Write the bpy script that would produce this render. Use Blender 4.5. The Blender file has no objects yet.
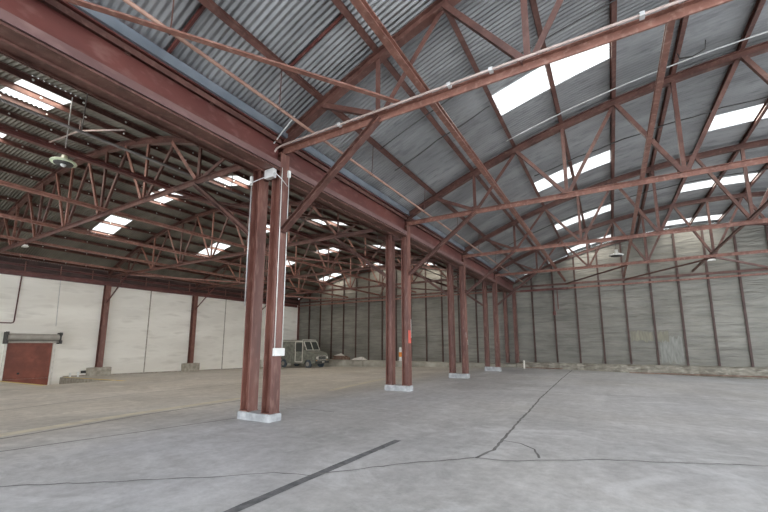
import bpy, math, random
from mathutils import Vector, Matrix
random.seed(7)
scn = bpy.context.scene
col = scn.collection
V = Vector
PI = math.pi

# ------------------------------------------------------------------ layout
YT = [5.76 + 6.1 * i for i in range(4)]          # truss / column lines
YW = 29.7                                        # far wall
XR, XL, XW, XE = -6.115, -6.755, -28.05, 15.6      # column rows, left wall, right end
YB = -7.0                                        # unseen back end, left partly open to let daylight in
ZC = 6.27                                        # bottom chord level
BX = -3.5
RA, RH, RR = 4.73, 11.03, 2.75                   # right arch centre, half span, rise
LA_, LH, LR = -17.4, 10.75, 2.45                 # left arch

def topR(x): return 6.4 + RR * (1 - ((x - RA) / RH) ** 2)
def topL(x): return 6.4 + LR * (1 - ((x - LA_) / LH) ** 2)
def floor_z(x, y):          # slab crowned along the column row, falling away to both sides
    k = .018 + .0005 * (y - 12)
    return .43 - .0055 * (y - 5.76) + k * min(x + 6.4, 0) - .02 * min(1, max(0, (y - 8) / 20)) * max(x + 5, 0)

ORD = ['first', 'second', 'third', 'fourth', 'fifth', 'sixth', 'seventh', 'eighth', 'ninth', 'tenth', 'eleventh', 'twelfth',
       'thirteenth', 'fourteenth', 'fifteenth', 'sixteenth', 'seventeenth', 'eighteenth', 'nineteenth', 'twentieth']

# ------------------------------------------------------------------ materials
def new_mat(name):
    m = bpy.data.materials.new(name); m.use_nodes = True
    nt = m.node_tree; b = nt.nodes['Principled BSDF']
    return m, nt, b

def mottled(name, c1, c2, scale=3.0, rough=.6, metal=0.0, bump=0.0, stretch=(1, 1, 1), c3=None, s3=14., f3=.35, detail=5, lo=.35, hi=.68, bscale=None, spec=.5):
    m, nt, b = new_mat(name); N = nt.nodes; L = nt.links
    tc = N.new('ShaderNodeTexCoord'); mp = N.new('ShaderNodeMapping'); mp.inputs['Scale'].default_value = stretch
    g = N.new('ShaderNodeNewGeometry')
    L.new(g.outputs['Position'], mp.inputs['Vector'])
    n = N.new('ShaderNodeTexNoise'); n.inputs['Scale'].default_value = scale; n.inputs['Detail'].default_value = detail
    L.new(mp.outputs[0], n.inputs['Vector'])
    r = N.new('ShaderNodeValToRGB'); r.color_ramp.elements[0].position = lo; r.color_ramp.elements[1].position = hi
    r.color_ramp.elements[0].color = (*c1, 1); r.color_ramp.elements[1].color = (*c2, 1)
    L.new(n.outputs['Fac'], r.inputs['Fac'])
    out = r.outputs['Color']
    if c3:
        n2 = N.new('ShaderNodeTexNoise'); n2.inputs['Scale'].default_value = s3; n2.inputs['Detail'].default_value = 8
        L.new(mp.outputs[0], n2.inputs['Vector'])
        r2 = N.new('ShaderNodeValToRGB'); r2.color_ramp.elements[0].position = .52; r2.color_ramp.elements[1].position = .75
        r2.color_ramp.elements[1].color = (f3, f3, f3, 1)
        L.new(n2.outputs['Fac'], r2.inputs['Fac'])
        mx = N.new('ShaderNodeMix'); mx.data_type = 'RGBA'
        L.new(r2.outputs['Color'], mx.inputs['Factor']); L.new(out, mx.inputs['A']); mx.inputs['B'].default_value = (*c3, 1)
        out = mx.outputs['Result']
    L.new(out, b.inputs['Base Color'])
    b.inputs['Roughness'].default_value = rough; b.inputs['Metallic'].default_value = metal
    b.inputs['Specular IOR Level'].default_value = spec
    if bump:
        nb = N.new('ShaderNodeTexNoise'); nb.inputs['Scale'].default_value = bscale or scale * 6; nb.inputs['Detail'].default_value = 4
        L.new(mp.outputs[0], nb.inputs['Vector'])
        bp = N.new('ShaderNodeBump'); bp.inputs['Strength'].default_value = bump; bp.inputs['Distance'].default_value = .02
        L.new(nb.outputs['Fac'], bp.inputs['Height']); L.new(bp.outputs[0], b.inputs['Normal'])
    return m

M = {}
M['red'] = mottled('oxide red painted steel', (.07, .028, .0215), (.135, .06, .046), 2.2, .5, 0, .15, c3=(.30, .18, .145), s3=9., f3=.35)
M['redcol'] = mottled('oxide red column paint', (.105, .04, .03), (.205, .086, .064), 1.6, .45, 0, .12, (1.5, 1.5, .35), c3=(.42, .25, .2), s3=9., f3=.4)
M['girder'] = mottled('dark oxide girder paint', (.085, .025, .021), (.145, .046, .037), 1.2, .42, 0, .12, (1, .5, 1), c3=(.32, .19, .16), s3=7., f3=.3)
M['stud'] = mottled('dull brown stud paint', (.05, .027, .022), (.09, .048, .04), 2.2, .6)
M['girdergrey'] = mottled('greyer girder flange paint', (.13, .07, .065), (.20, .115, .105), 1.5, .45, 0, .1, (1, .4, 1), c3=(.32, .2, .18), s3=7., f3=.4)  # greyer and paler than the web, for the right girder's bottom flange
M['dustyred'] = mottled('dusty pale red steel', (.165, .07, .05), (.27, .125, .092), 3.5, .5, 0, .1, c3=(.52, .34, .28), s3=12., f3=.45)
M['tanpipe'] = mottled('tan painted pipe', (.30, .16, .12), (.40, .25, .19), 4, .5)
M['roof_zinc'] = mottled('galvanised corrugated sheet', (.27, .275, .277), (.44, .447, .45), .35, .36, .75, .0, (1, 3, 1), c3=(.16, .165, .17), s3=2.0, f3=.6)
M['roof_tan'] = mottled('dim tan corrugated sheet', (.12, .11, .088), (.215, .20, .165), .5, .6, .1, .0, (1, 3, 1), c3=(.07, .06, .048), s3=2.0, f3=.6)  # left roof's tan, darkened so the colour carries its shadows
M['flashing'] = mottled('zinc eave flashing', (.20, .23, .265), (.27, .30, .335), 2.0, .4, .4)
M['galv'] = mottled('grey conduit metal', (.5, .5, .49), (.68, .67, .66), 6, .35, .3)
M['conduit'] = mottled('pale pinkish conduit', (.36, .27, .24), (.50, .40, .36), 6, .4)
M['greypipe'] = mottled('grey brown pipe', (.13, .115, .105), (.22, .2, .185), 6, .45)
M['offwhite'] = mottled('off white enamel', (.62, .63, .6), (.78, .78, .75), 5, .35)
M['black'] = mottled('black rubber', (.018, .018, .018), (.035, .034, .033), 6, .8)
M['darkcable'] = mottled('dark cable jacket', (.05, .048, .045), (.08, .075, .07), 6, .7)
M['ped'] = mottled('whitish footing concrete', (.34, .35, .36), (.55, .56, .57), 6, .85, 0, .6, c3=(.3, .3, .31), s3=10, f3=.7)
M['wallped'] = mottled('stained footing concrete', (.28, .25, .20), (.45, .41, .34), 5, .9, 0, .5)
M['curb'] = mottled('rough kerb concrete', (.17, .155, .125), (.33, .305, .255), 2.2, .9, 0, .9, (1, 1, 3), c3=(.45, .43, .37), s3=3.5, f3=.8)
M['curb2'] = mottled('smooth kerb concrete', (.26, .245, .205), (.40, .38, .325), 1.5, .9, 0, .3)
M['crack'] = mottled('dirt filled crack', (.14, .135, .13), (.24, .235, .23), 5, .9)
M['asphalt'] = mottled('asphalt patch strip', (.10, .102, .108), (.19, .19, .197), 7, .85, 0, .5, c3=(.2, .2, .2), s3=14, f3=.5)
M['yellow'] = mottled('worn yellow line paint', (.62, .46, .14), (.80, .62, .22), 4, .7, c3=(.45, .42, .35), s3=6, f3=.45)
M['pale'] = mottled('worn pale line paint', (.60, .55, .44), (.68, .63, .50), 3, .75, c3=(.48, .45, .385), s3=4, f3=1.)
M['door'] = mottled('rust red sheet door', (.17, .044, .024), (.26, .074, .042), 1.8, .5, 0, .1, c3=(.14, .035, .02), s3=4, f3=.7)
M['shutter'] = mottled('grey beige shutter steel', (.30, .28, .24), (.40, .375, .33), 3, .5, .2)
M['van'] = mottled('weathered olive grey van paint', (.13, .135, .11), (.24, .24, .2), 3.5, .45, .1, .1, c3=(.33, .32, .28), s3=7, f3=.7)
M['vantrim'] = mottled('pale van trim', (.62, .59, .52), (.78, .75, .68), 5, .5)
M['chrome'] = mottled('dull chrome', (.25, .25, .24), (.45, .45, .44), 6, .3, .8)
M['tyre'] = mottled('dusty blue grey tyre', (.05, .065, .085), (.085, .105, .13), 5, .7)
M['lens'] = mottled('headlamp glass', (.75, .72, .68), (.88, .85, .8), 5, .15)
M['wood'] = mottled('weathered board', (.15, .09, .065), (.27, .18, .135), 5, .8, 0, .2)
M['plaster'] = mottled('pale board', (.62, .58, .52), (.78, .75, .7), 4, .8)
M['orange'] = mottled('orange paint', (.75, .22, .03), (.85, .32, .05), 5, .5)
M['redpaint'] = mottled('bright red paint patch', (.62, .07, .045), (.75, .16, .11), 5, .5, c3=(.35, .13, .1), s3=9, f3=.8)
M['green'] = mottled('pale green reflector', (.5, .58, .4), (.66, .72, .52), 5, .3)
M['glass'], _nt, _b = new_mat('dark window glass')
_b.inputs['Base Color'].default_value = (.05, .055, .05, 1); _b.inputs['Roughness'].default_value = .12

# translucent skylight sheet
m, nt, b = new_mat('fibreglass skylight sheet'); nt.nodes.remove(b)
tl = nt.nodes.new('ShaderNodeBsdfTranslucent'); tl.inputs['Color'].default_value = (.5, .5, .48, 1)
df = nt.nodes.new('ShaderNodeBsdfDiffuse'); df.inputs['Color'].default_value = (.6, .6, .58, 1)
mx = nt.nodes.new('ShaderNodeMixShader'); mx.inputs[0].default_value = .25
nt.links.new(tl.outputs[0], mx.inputs[1]); nt.links.new(df.outputs[0], mx.inputs[2])
nt.links.new(mx.outputs[0], nt.nodes['Material Output'].inputs['Surface'])
M['sky'] = m

def floor_material():
    m, nt, b = new_mat('worn concrete slab'); N = nt.nodes; L = nt.links
    g = N.new('ShaderNodeNewGeometry')
    def noise(scale, stretch, detail=6, rough=.6, dist=0.):
        mp = N.new('ShaderNodeMapping'); mp.inputs['Scale'].default_value = stretch
        L.new(g.outputs['Position'], mp.inputs['Vector'])
        n = N.new('ShaderNodeTexNoise'); n.inputs['Scale'].default_value = scale; n.inputs['Detail'].default_value = detail
        n.inputs['Roughness'].default_value = rough; n.inputs['Distortion'].default_value = dist
        L.new(mp.outputs[0], n.inputs['Vector']); return n.outputs['Fac']
    def ramp(f, p0, p1, c0, c1):
        r = N.new('ShaderNodeValToRGB'); e = r.color_ramp.elements
        e[0].position = p0; e[1].position = p1; e[0].color = (*c0, 1); e[1].color = (*c1, 1)
        L.new(f, r.inputs['Fac']); return r.outputs['Color']
    def mix(f, a, bb, mode='MIX'):
        x = N.new('ShaderNodeMix'); x.data_type = 'RGBA'; x.blend_type = mode
        if isinstance(f, float): x.inputs['Factor'].default_value = f
        else: L.new(f, x.inputs['Factor'])
        for s, v in (('A', a), ('B', bb)):
            if isinstance(v, tuple): x.inputs[s].default_value = (*v, 1)
            else: L.new(v, x.inputs[s])
        return x.outputs['Result']
    base = ramp(noise(.28, (1, 1, 1), 7, .62, .6), .35, .68, (.38, .373, .36), (.53, .52, .505))
    cool = ramp(noise(.11, (1, 1, 1), 3), .4, .62, (0, 0, 0), (.6, .6, .6))
    c = mix(cool, base, mix(1.0, base, (.93, .97, 1.06), 'MULTIPLY'))
    fine = ramp(noise(5.5, (1, 1, 1), 10, .75), .35, .68, (.80, .80, .80), (1.14, 1.14, 1.14))
    c = mix(1.0, c, fine, 'MULTIPLY')
    streak = ramp(noise(.9, (2.2, .22, 1), 6, .7, .4), .35, .7, (.9, .9, .9), (1.08, 1.08, 1.08))
    c = mix(1.0, c, streak, 'MULTIPLY')
    pale = ramp(noise(.55, (1, 1.6, 1), 9, .75, 1.2), .52, .68, (0, 0, 0), (.6, .6, .6))
    c = mix(pale, c, (.64, .64, .64))
    dark = ramp(noise(.8, (1, 1, 1), 8, .7, .8), .56, .74, (0, 0, 0), (.6, .6, .6))
    c = mix(dark, c, (.26, .255, .25))
    # warmer, slightly lighter tint in the left bay (x < -8)
    sx = N.new('ShaderNodeSeparateXYZ'); L.new(g.outputs['Position'], sx.inputs[0])
    mr = N.new('ShaderNodeMapRange'); mr.inputs['From Min'].default_value = -6.5; mr.inputs['From Max'].default_value = -9.5
    L.new(sx.outputs['X'], mr.inputs['Value'])
    c = mix(mr.outputs[0], c, mix(1.0, c, (1.13, 1.06, .93), 'MULTIPLY'))
    c = mix(1.0, c, (1.07, 1.07, 1.09), 'MULTIPLY')
    L.new(c, b.inputs['Base Color'])
    rr = N.new('ShaderNodeMapRange'); rr.inputs['To Min'].default_value = .42; rr.inputs['To Max'].default_value = .7
    L.new(noise(.7, (1, 1, 1), 5), rr.inputs['Value']); L.new(rr.outputs[0], b.inputs['Roughness'])
    bp = N.new('ShaderNodeBump'); bp.inputs['Strength'].default_value = .25; bp.inputs['Distance'].default_value = .01
    L.new(noise(9., (1, 1, 1), 8, .7), bp.inputs['Height']); L.new(bp.outputs[0], b.inputs['Normal'])
    return m
M['floor'] = floor_material()

def insulation_material():
    m, nt, b = new_mat('wrinkled grey insulation facing'); N = nt.nodes; L = nt.links
    g = N.new('ShaderNodeNewGeometry')
    def noise(scale, stretch, detail=6, rough=.6, dist=0.):
        mp = N.new('ShaderNodeMapping'); mp.inputs['Scale'].default_value = stretch
        L.new(g.outputs['Position'], mp.inputs['Vector'])
        n = N.new('ShaderNodeTexNoise'); n.inputs['Scale'].default_value = scale; n.inputs['Detail'].default_value = detail
        n.inputs['Roughness'].default_value = rough; n.inputs['Distortion'].default_value = dist
        L.new(mp.outputs[0], n.inputs['Vector']); return n.outputs['Fac']
    def ramp(f, p0, p1, c0, c1):
        r = N.new('ShaderNodeValToRGB'); e = r.color_ramp.elements
        e[0].position = p0; e[1].position = p1; e[0].color = (*c0, 1); e[1].color = (*c1, 1)
        L.new(f, r.inputs['Fac']); return r.outputs['Color']
    def mul(a, bb):
        x = N.new('ShaderNodeMix'); x.data_type = 'RGBA'; x.blend_type = 'MULTIPLY'; x.inputs['Factor'].default_value = 1
        L.new(a, x.inputs['A']); L.new(bb, x.inputs['B']); return x.outputs['Result']
    c = ramp(noise(.5, (.5, 1, 1), 6), .35, .7, (.175, .168, .146), (.275, .264, .232))
    c = mul(c, ramp(noise(2.2, (.25, 1, 1.6), 7, .7, .5), .32, .62, (.80, .80, .80), (1.06, 1.06, 1.04)))
    c = mul(c, ramp(noise(1.2, (.35, 1, 5), 5, .6, .8), .36, .5, (.8, .8, .8), (1., 1., 1.)))
    L.new(c, b.inputs['Base Color']); b.inputs['Roughness'].default_value = .38; b.inputs['Metallic'].default_value = .15
    bp = N.new('ShaderNodeBump'); bp.inputs['Strength'].default_value = .9; bp.inputs['Distance'].default_value = .12
    L.new(noise(1.5, (.35, 1, 2.2), 5, .6, .7), bp.inputs['Height']); L.new(bp.outputs[0], b.inputs['Normal'])
    return m
M['insul'] = insulation_material()
M['plasterwall'] = mottled('white painted board marked concrete', (.74, .705, .63), (.88, .85, .775), .8, .75, 0, .15, (.6, .35, 1.6), c3=(.46, .42, .35), s3=1.6, f3=.6)

# ------------------------------------------------------------------ mesh builder
class MB:
    def __init__(s): s.v = []; s.f = []
    def add(s, vs, fs):
        n = len(s.v); s.v += [tuple(p) for p in vs]; s.f += [tuple(i + n for i in f) for f in fs]; return s
    def box(s, x0, x1, y0, y1, z0, z1):
        vs = [(x, y, z) for x in (x0, x1) for y in (y0, y1) for z in (z0, z1)]
        return s.add(vs, [(0, 1, 3, 2), (4, 6, 7, 5), (0, 4, 5, 1), (2, 3, 7, 6), (0, 2, 6, 4), (1, 5, 7, 3)])
    def sweep(s, prof, path, side=None, cap=True):
        """closed profile [(a, b)] swept on path; a runs along the side vector, b along the normal"""
        path = [V(p) for p in path]; n = len(prof); vs = []
        for i, p in enumerate(path):
            t = (path[min(i + 1, len(path) - 1)] - path[max(i - 1, 0)]).normalized()
            if side is not None: sd = V(side)
            else:
                sd = t.cross(V((0, 0, 1)))
                if sd.length < .05: sd = V((1, 0, 0))
            sd = (sd - t * sd.dot(t)).normalized()
            up = sd.cross(t).normalized()
            vs += [p + sd * a + up * b_ for a, b_ in prof]
        fs = [(i * n + j, i * n + (j + 1) % n, (i + 1) * n + (j + 1) % n, (i + 1) * n + j) for i in range(len(path) - 1) for j in range(n)]
        if cap: fs += [tuple(range(n))[::-1], tuple((len(path) - 1) * n + j for j in range(n))]
        return s.add(vs, fs)
    def tube(s, path, r, n=8):
        return s.sweep([(r * math.cos(2 * PI * k / n), r * math.sin(2 * PI * k / n)) for k in range(n)], path)
    def lathe(s, prof, c, n=20, axis='z'):
        vs = []; c = V(c)
        for r, h in prof:
            for k in range(n):
                a = 2 * PI * k / n; p = (r * math.cos(a), r * math.sin(a), h)
                if axis == 'y': p = (p[0], p[2], p[1])
                if axis == 'x': p = (p[2], p[0], p[1])
                vs.append(c + V(p))
        m_ = len(prof)
        fs = [(i * n + k, i * n + (k + 1) % n, (i + 1) * n + (k + 1) % n, (i + 1) * n + k) for i in range(m_ - 1) for k in range(n)]
        fs += [tuple(range(n))[::-1], tuple((m_ - 1) * n + k for k in range(n))]
        return s.add(vs, fs)
    def build(s, name, mat, parent=None, bevel=0, smooth=False):
        me = bpy.data.meshes.new(name); me.from_pydata(s.v, [], s.f); me.materials.append(mat)
        import bmesh
        bm = bmesh.new(); bm.from_mesh(me); bmesh.ops.recalc_face_normals(bm, faces=bm.faces); bm.to_mesh(me); bm.free()
        if smooth:
            for p in me.polygons: p.use_smooth = True
        o = bpy.data.objects.new(name, me); col.objects.link(o)
        if parent: o.parent = parent
        if bevel:
            md = o.modifiers.new('Bevel', 'BEVEL'); md.width = bevel; md.segments = 2; md.limit_method = 'ANGLE'
        return o

def I(w, h, t=.014, tw=.01):   # I section, w along side, h along normal
    a, b_ = w / 2, h / 2
    return [(-a, -b_), (a, -b_), (a, -b_ + t), (tw / 2, -b_ + t), (tw / 2, b_ - t), (a, b_ - t), (a, b_), (-a, b_), (-a, b_ - t), (-tw / 2, b_ - t), (-tw / 2, -b_ + t), (-a, -b_ + t)]
def Cc(w, h, t=.01):
    a, b_ = w / 2, h / 2
    return [(-a, -b_), (a, -b_), (a, -b_ + t), (-a + t, -b_ + t), (-a + t, b_ - t), (a, b_ - t), (a, b_), (-a, b_)]
def Ang(w, h, t=.01):
    a, b_ = w / 2, h / 2
    return [(-a, -b_), (a, -b_), (a, -b_ + t), (-a + t, -b_ + t), (-a + t, b_), (-a, b_)]
def Tee(w, h, t=.012):   # stem up
    a, b_ = w / 2, h / 2
    return [(-a, -b_), (a, -b_), (a, -b_ + t), (t, -b_ + t), (t, b_), (-t, b_), (-t, -b_ + t), (-a, -b_ + t)]
def Rect(w, h): return [(-w / 2, -h / 2), (w / 2, -h / 2), (w / 2, h / 2), (-w / 2, h / 2)]

def tag(o, label, cat, group=None):
    o['label'] = label; o['category'] = cat
    if group: o['group'] = group
    return o
def thing(name, loc, label, cat, group=None, rz=0.):
    o = bpy.data.objects.new(name, None); col.objects.link(o); o.location = loc; o.rotation_euler = (0, 0, rz)
    o.empty_display_size = .2
    return tag(o, label, cat, group)
def struct(o): o['kind'] = 'structure'; return o
def dup(o, parent=None):
    c = o.copy(); col.objects.link(c); c.parent = parent
    for ch in list(o.children): dup(ch, c)
    return c

# ------------------------------------------------------------------ floor with dock ramp pit
PX0, PX1, PY0, PY1 = XW, -21.6, 7.2, 10.0
def lin(a, b_, n): return [a + (b_ - a) * i / n for i in range(n + 1)]
fx = sorted(set(lin(-29.5, XW, 1) + lin(XW, PX1, 6) + lin(PX1, -6.4, 12) + lin(-6.4, XE + 1, 12)))
fy = sorted(set(lin(YB, PY0, 8) + lin(PY0, PY1, 3) + lin(PY1, YW + 1, 14)))
mb = MB(); nx, ny = len(fx), len(fy)
vs = [(x, y, floor_z(x, y)) for x in fx for y in fy] + [(x, y, floor_z(x, y) - .6) for x in fx for y in fy]
fs = []
def hole(i, j):
    cx, cy = (fx[i] + fx[i + 1]) / 2, (fy[j] + fy[j + 1]) / 2
    return PX0 < cx < PX1 and PY0 < cy < PY1
for i in range(nx - 1):
    for j in range(ny - 1):
        if hole(i, j): continue
        q = (i * ny + j, (i + 1) * ny + j, (i + 1) * ny + j + 1, i * ny + j + 1)
        fs.append(q)
mb.add(vs, fs)
struct(mb.build('floor', M['floor']))
rp = thing('dock_ramp', (PX0, 8.6, 0), 'sunken concrete ramp in the floor leading down to the rust red door', 'ramp')
r_ = MB(); z1 = floor_z(PX1, 8.6); x0 = PX0; 
def ramp_z(x): return -.36 + (z1 + .36) * (x - PX0) / (PX1 - PX0)
r_.add([(x - PX0, y - 8.6, ramp_z(x) if k else ramp_z(x) - .3) for k in (0, 1) for x in (PX0 + .01, PX1) for y in (PY0, PY1)],
       [(0, 1, 3, 2), (4, 6, 7, 5), (0, 4, 5, 1), (2, 3, 7, 6), (0, 2, 6, 4), (1, 5, 7, 3)])
r_.build('ramp_slab', M['floor'], rp)
for yy, nm in ((PY1, 'side_wall'), (PY0, 'side_wall')):
    w = MB(); d = .12 if yy == PY1 else -.12
    pts = []
    for x in lin(PX0 + .01, PX1, 6):
        pts.append((x, floor_z(x, yy), ramp_z(x) - .3))
    vs = []
    for x, zt, zb in pts:
        for y in (yy, yy + d): vs += [(x - PX0, y - 8.6, zb), (x - PX0, y - 8.6, zt - .004)]
    fs = []
    for i in range(len(pts) - 1):
        a = i * 4; b_ = a + 4
        fs += [(a, b_, b_ + 1, a + 1), (a + 2, a + 3, b_ + 3, b_ + 2), (a + 1, b_ + 1, b_ + 3, a + 3), (a, a + 2, b_ + 2, b_)]
    fs += [(0, 1, 3, 2), (len(vs) - 4, len(vs) - 2, len(vs) - 1, len(vs) - 3)]
    w.add(vs, fs).build(nm, M['wallped'], rp)

# ribbons on the floor: worn lines and cracks
def ribbon(pts, w, jitter=0., dz=.004, step=.25, taper=False):
    """flat strip following floor points (x, y)"""
    P = []
    for (a, b_) in zip(pts, pts[1:]):
        a, b_ = V((*a, 0)), V((*b_, 0)); n = max(1, int((b_ - a).length / step))
        P += [a.lerp(b_, k / n) for k in range(n)]
    P.append(V((*pts[-1], 0)))
    vs = []
    for i, p in enumerate(P):
        t = (P[min(i + 1, len(P) - 1)] - P[max(0, i - 1)]).normalized(); s = V((-t.y, t.x, 0))
        c = p + s * random.uniform(-jitter, jitter)
        ww = w * random.uniform(1 - min(.6, jitter * 12), 1 + min(.6, jitter * 12))
        for e in (-1, 1):
            q = c + s * e * ww / 2; vs.append((q.x, q.y, floor_z(q.x, q.y) + dz))
    return MB().add(vs, [(2 * i, 2 * i + 1, 2 * i + 3, 2 * i + 2) for i in range(len(P) - 1)])
TN = [3]
def trim(mb, mat):
    TN[0] += 1; return struct(mb.build('trim_%d' % TN[0], mat))
trim(ribbon([(-3.14, .6), (-3.13, 4.05), (-3.1, 5.68)], .12, .004), M['asphalt'])
CR = [([(-8.0, -.3), (-5.8, 1.66), (-5.0, 2.3), (-4.21, 2.94), (-3.62, 3.53), (-3.2, 3.65), (-2.93, 4.0), (-2.48, 4.6), (-2.09, 5.0), (-1.73, 5.36), (-1.35, 5.45), (-.85, 5.75), (-.2, 6.2), (.45, 6.45), (1.1, 6.75), (1.9, 7.1), (4, 8.4), (7, 10.2)], .02, .02),
      ([(-1.73, 5.36), (-1.62, 5.9), (-1.66, 6.6), (-1.75, 8.3), (-1.8, 9.6), (-1.95, 12.3), (-2.05, 15.5), (-2.2, 20), (-2.35, 26), (-2.4, 28.9)], .045, .012),
      ([(-1.64, 6.55), (-1.35, 6.5), (-1.1, 6.25), (-.98, 5.8)], .03, .012),
      ([(-6.95, 7.05), (-6.37, 7.26), (-5.62, 7.24)], .035, .012),
      ([(-3.6, 14.5), (-1.9, 14.2), (.5, 14.6), (3.5, 15.4)], .03, .02)]
for p, w, j in CR: trim(ribbon(p, w, j, .005, .12), M['crack'])
for p, w in [([(-13.08, 3.54), (-13.9, 6.9), (-14.2, 14)], .05), ([(-7.9, .5), (-7.74, 2.16), (-6.95, 5.6)], .045), ([(-8.9, .4), (-8.84, 2.45), (-9.2, 5.0), (-9.3, 9)], .05)]:
    trim(ribbon(p, w, .012), M['crack'])
trim(ribbon([(-9.35, .4), (-9.2, 2.45), (-9.55, 4.91), (-9.7, 8)], .33, .01), M['pale'])
trim(ribbon([(-8.6, 10.8), (-9.5, 15.6), (-9.9, 18)], .3, .01), M['pale'])
trim(ribbon([(-27.8, PY0 - .1), (PX1 + .3, PY0 - .1)], .24, .004), M['yellow'])
trim(ribbon([(-27.9, PY1 + .16), (PX1 + .6, PY1 + .12)], .26, .004), M['yellow'])

# ------------------------------------------------------------------ walls
# left wall with a door opening
DY0, DY1, DZ = 7.48, 9.50, 2.03
w = MB()
T = .2
w.box(XW - T, XW, YB, DY0, -1, 5.98); w.box(XW - T, XW, DY1, YW, -1, 5.98); w.box(XW - T, XW, DY0, DY1, DZ, 5.98)
struct(w.build('wall_left', M['plasterwall']))
struct(MB().box(XW - T, XW - .01, YB, YW, 5.98, 6.73).build('trim_42', M['stud']))
# far wall, gable following both arches
w = MB(); xs = lin(XW - .2, -6.35, 24) + lin(-6.3, XE, 26)
top = [(6.6 + (LR * (1 - ((x - LA_) / LH) ** 2)) if x < -6.32 else 6.6 + RR * (1 - ((x - RA) / RH) ** 2)) for x in xs]
top = [max(6.5, t) for t in top]
n = len(xs)
w.add([(x, YW, -1) for x in xs] + [(x, YW, t) for x, t in zip(xs, top)] + [(x, YW + .2, -1) for x in xs] + [(x, YW + .2, t) for x, t in zip(xs, top)],
      [(i, i + 1, n + i + 1, n + i) for i in range(n - 1)] + [(2 * n + i, 3 * n + i, 3 * n + i + 1, 2 * n + i + 1) for i in range(n - 1)] + [(n + i, n + i + 1, 3 * n + i + 1, 3 * n + i) for i in range(n - 1)])
struct(w.build('wall_far', M['insul']))
struct(MB().box(XW - .2, -23, YB - .2, YB, -1, 9.4).box(-8.5, BX, YB - .2, YB, -1, 9.4).box(-23, -8.5, YB - .2, YB, 5.8, 9.4).build('wall_back', M['plasterwall']))  # unseen back wall, added with gaps shaped to steer the daylight
# patches of torn facing on the far wall
def patch(x0, x1, z0, z1, mat, k):
    b_ = MB(); n = 14; vs = []; e = .012 + .006 * k
    for i in range(n + 1):
        x = x0 + (x1 - x0) * i / n
        vs += [(x, YW - e, z0 + random.uniform(-.12, .12)), (x, YW - e, z1 + random.uniform(-.15, .15))]
    b_.add(vs, [(2 * i, 2 * i + 1, 2 * i + 3, 2 * i + 2) for i in range(n)])
    trim(b_, mat)
M['torn'] = mottled('pale torn facing', (.19, .19, .17), (.30, .30, .27), 3, .6, 0, .3, (3, 1, .6))
M['torn2'] = mottled('yellowed facing', (.18, .17, .13), (.25, .235, .175), 3, .6, 0, .3, (3, 1, .6))
patch(2.6, 3.75, .85, 2.4, M['torn'], 0); patch(1.1, 2.3, 2.15, 2.75, M['torn2'], 1); patch(2.5, 3.1, 2.15, 2.7, M['torn2'], 2)
# kerb along the foot of the far wall
def kerb(x0, x1, top, name, mat):
    b_ = MB(); n = int((x1 - x0) / .35); vs = []
    for i in range(n + 1):
        x = x0 + (x1 - x0) * i / n; z = floor_z(x, 28.9)
        f = 28.95 + random.uniform(-.07, .07); t = top + random.uniform(-.05, .05)
        vs += [(x, f - .05, z - .1), (x, f, z + (t - z) * .5 + random.uniform(-.05, .05)), (x, f + .1, t), (x, YW, top + .03), (x, YW, z - .1)]
    fs = [(5 * i + k, 5 * i + (k + 1) % 5, 5 * i + 5 + (k + 1) % 5, 5 * i + 5 + k) for i in range(n) for k in range(5)]
    b_.add(vs, fs + [(4, 3, 2, 1, 0), tuple(5 * n + k for k in range(5))])
    o = struct(b_.build(name, mat)); return o
kerb(-6.0, XE, .64, 'trim_1', M['curb']); kerb(XW, -6.05, .5, 'trim_2', M['curb2'])
# low concrete strip along the left wall
b_ = MB(); 
for (y0, y1) in ((10.1, 28.9),):
    n = 20; vs = []
    for i in range(n + 1):
        y = y0 + (y1 - y0) * i / n; z = floor_z(XW, y)
        vs += [(XW, y, z - .1), (XW, y, z + .07), (XW + .16, y, z + .07), (XW + .18, y, z - .1)]
    b_.add(vs, [(4 * i + k, 4 * i + (k + 1) % 4, 4 * i + 4 + (k + 1) % 4, 4 * i + 4 + k) for i in range(n) for k in range(4)])
struct(b_.build('trim_3', M['wallped']))
# vertical panel joints on the left wall
for y in (14.7, 20.9, 26.8):
    trim(MB().box(XW + .001, XW + .02, y - .035, y + .035, floor_z(XW, y) + .07, 5.72), M['wallped'])

# ------------------------------------------------------------------ door
d = bpy.data.objects.new('door_1', None); col.objects.link(d); d.location = (XW, (DY0 + DY1) / 2, -.35); struct(d)
zf = -.34; dw = (DY1 - DY0) / 2
c = MB(); n = 26; vs = []
for i in range(n + 1):
    z = -.15 + (DZ + .5) * i / n; o_ = .004 if i % 2 else 0
    vs += [(-.12 + o_, -dw, z), (-.12 + o_, dw, z), (-.15, -dw, z), (-.15, dw, z)]
c.add(vs, [(4 * i, 4 * i + 1, 4 * i + 5, 4 * i + 4) for i in range(n)] + [(4 * i + 2, 4 * i + 6, 4 * i + 7, 4 * i + 3) for i in range(n)])
pn = c.build('door_panel', M['door'], d); 
MB().lathe([(.055, -.112), (.055, -.09), (.03, -.08)], (0, -.35, .72), 14, 'x').build('door_lock', M['black'], pn)
for s in (-1, 1):
    MB().sweep(Cc(.09, .12, .012), [(.03, s * (dw + .05), 0), (.03, s * (dw + .05), DZ + .4)], side=(0, -s, 0)).build('guide_rail', M['vantrim'], d)
h = MB().lathe([(.2, -dw - .12), (.2, dw + .12)], (.24, 0, DZ + .35 + .3), 18, 'y'); h.box(.0, .44, -dw - .12, dw + .12, DZ + .35 + .02, DZ + .35 + .09)
h.build('shutter_roll', M['shutter'], d)
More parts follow.
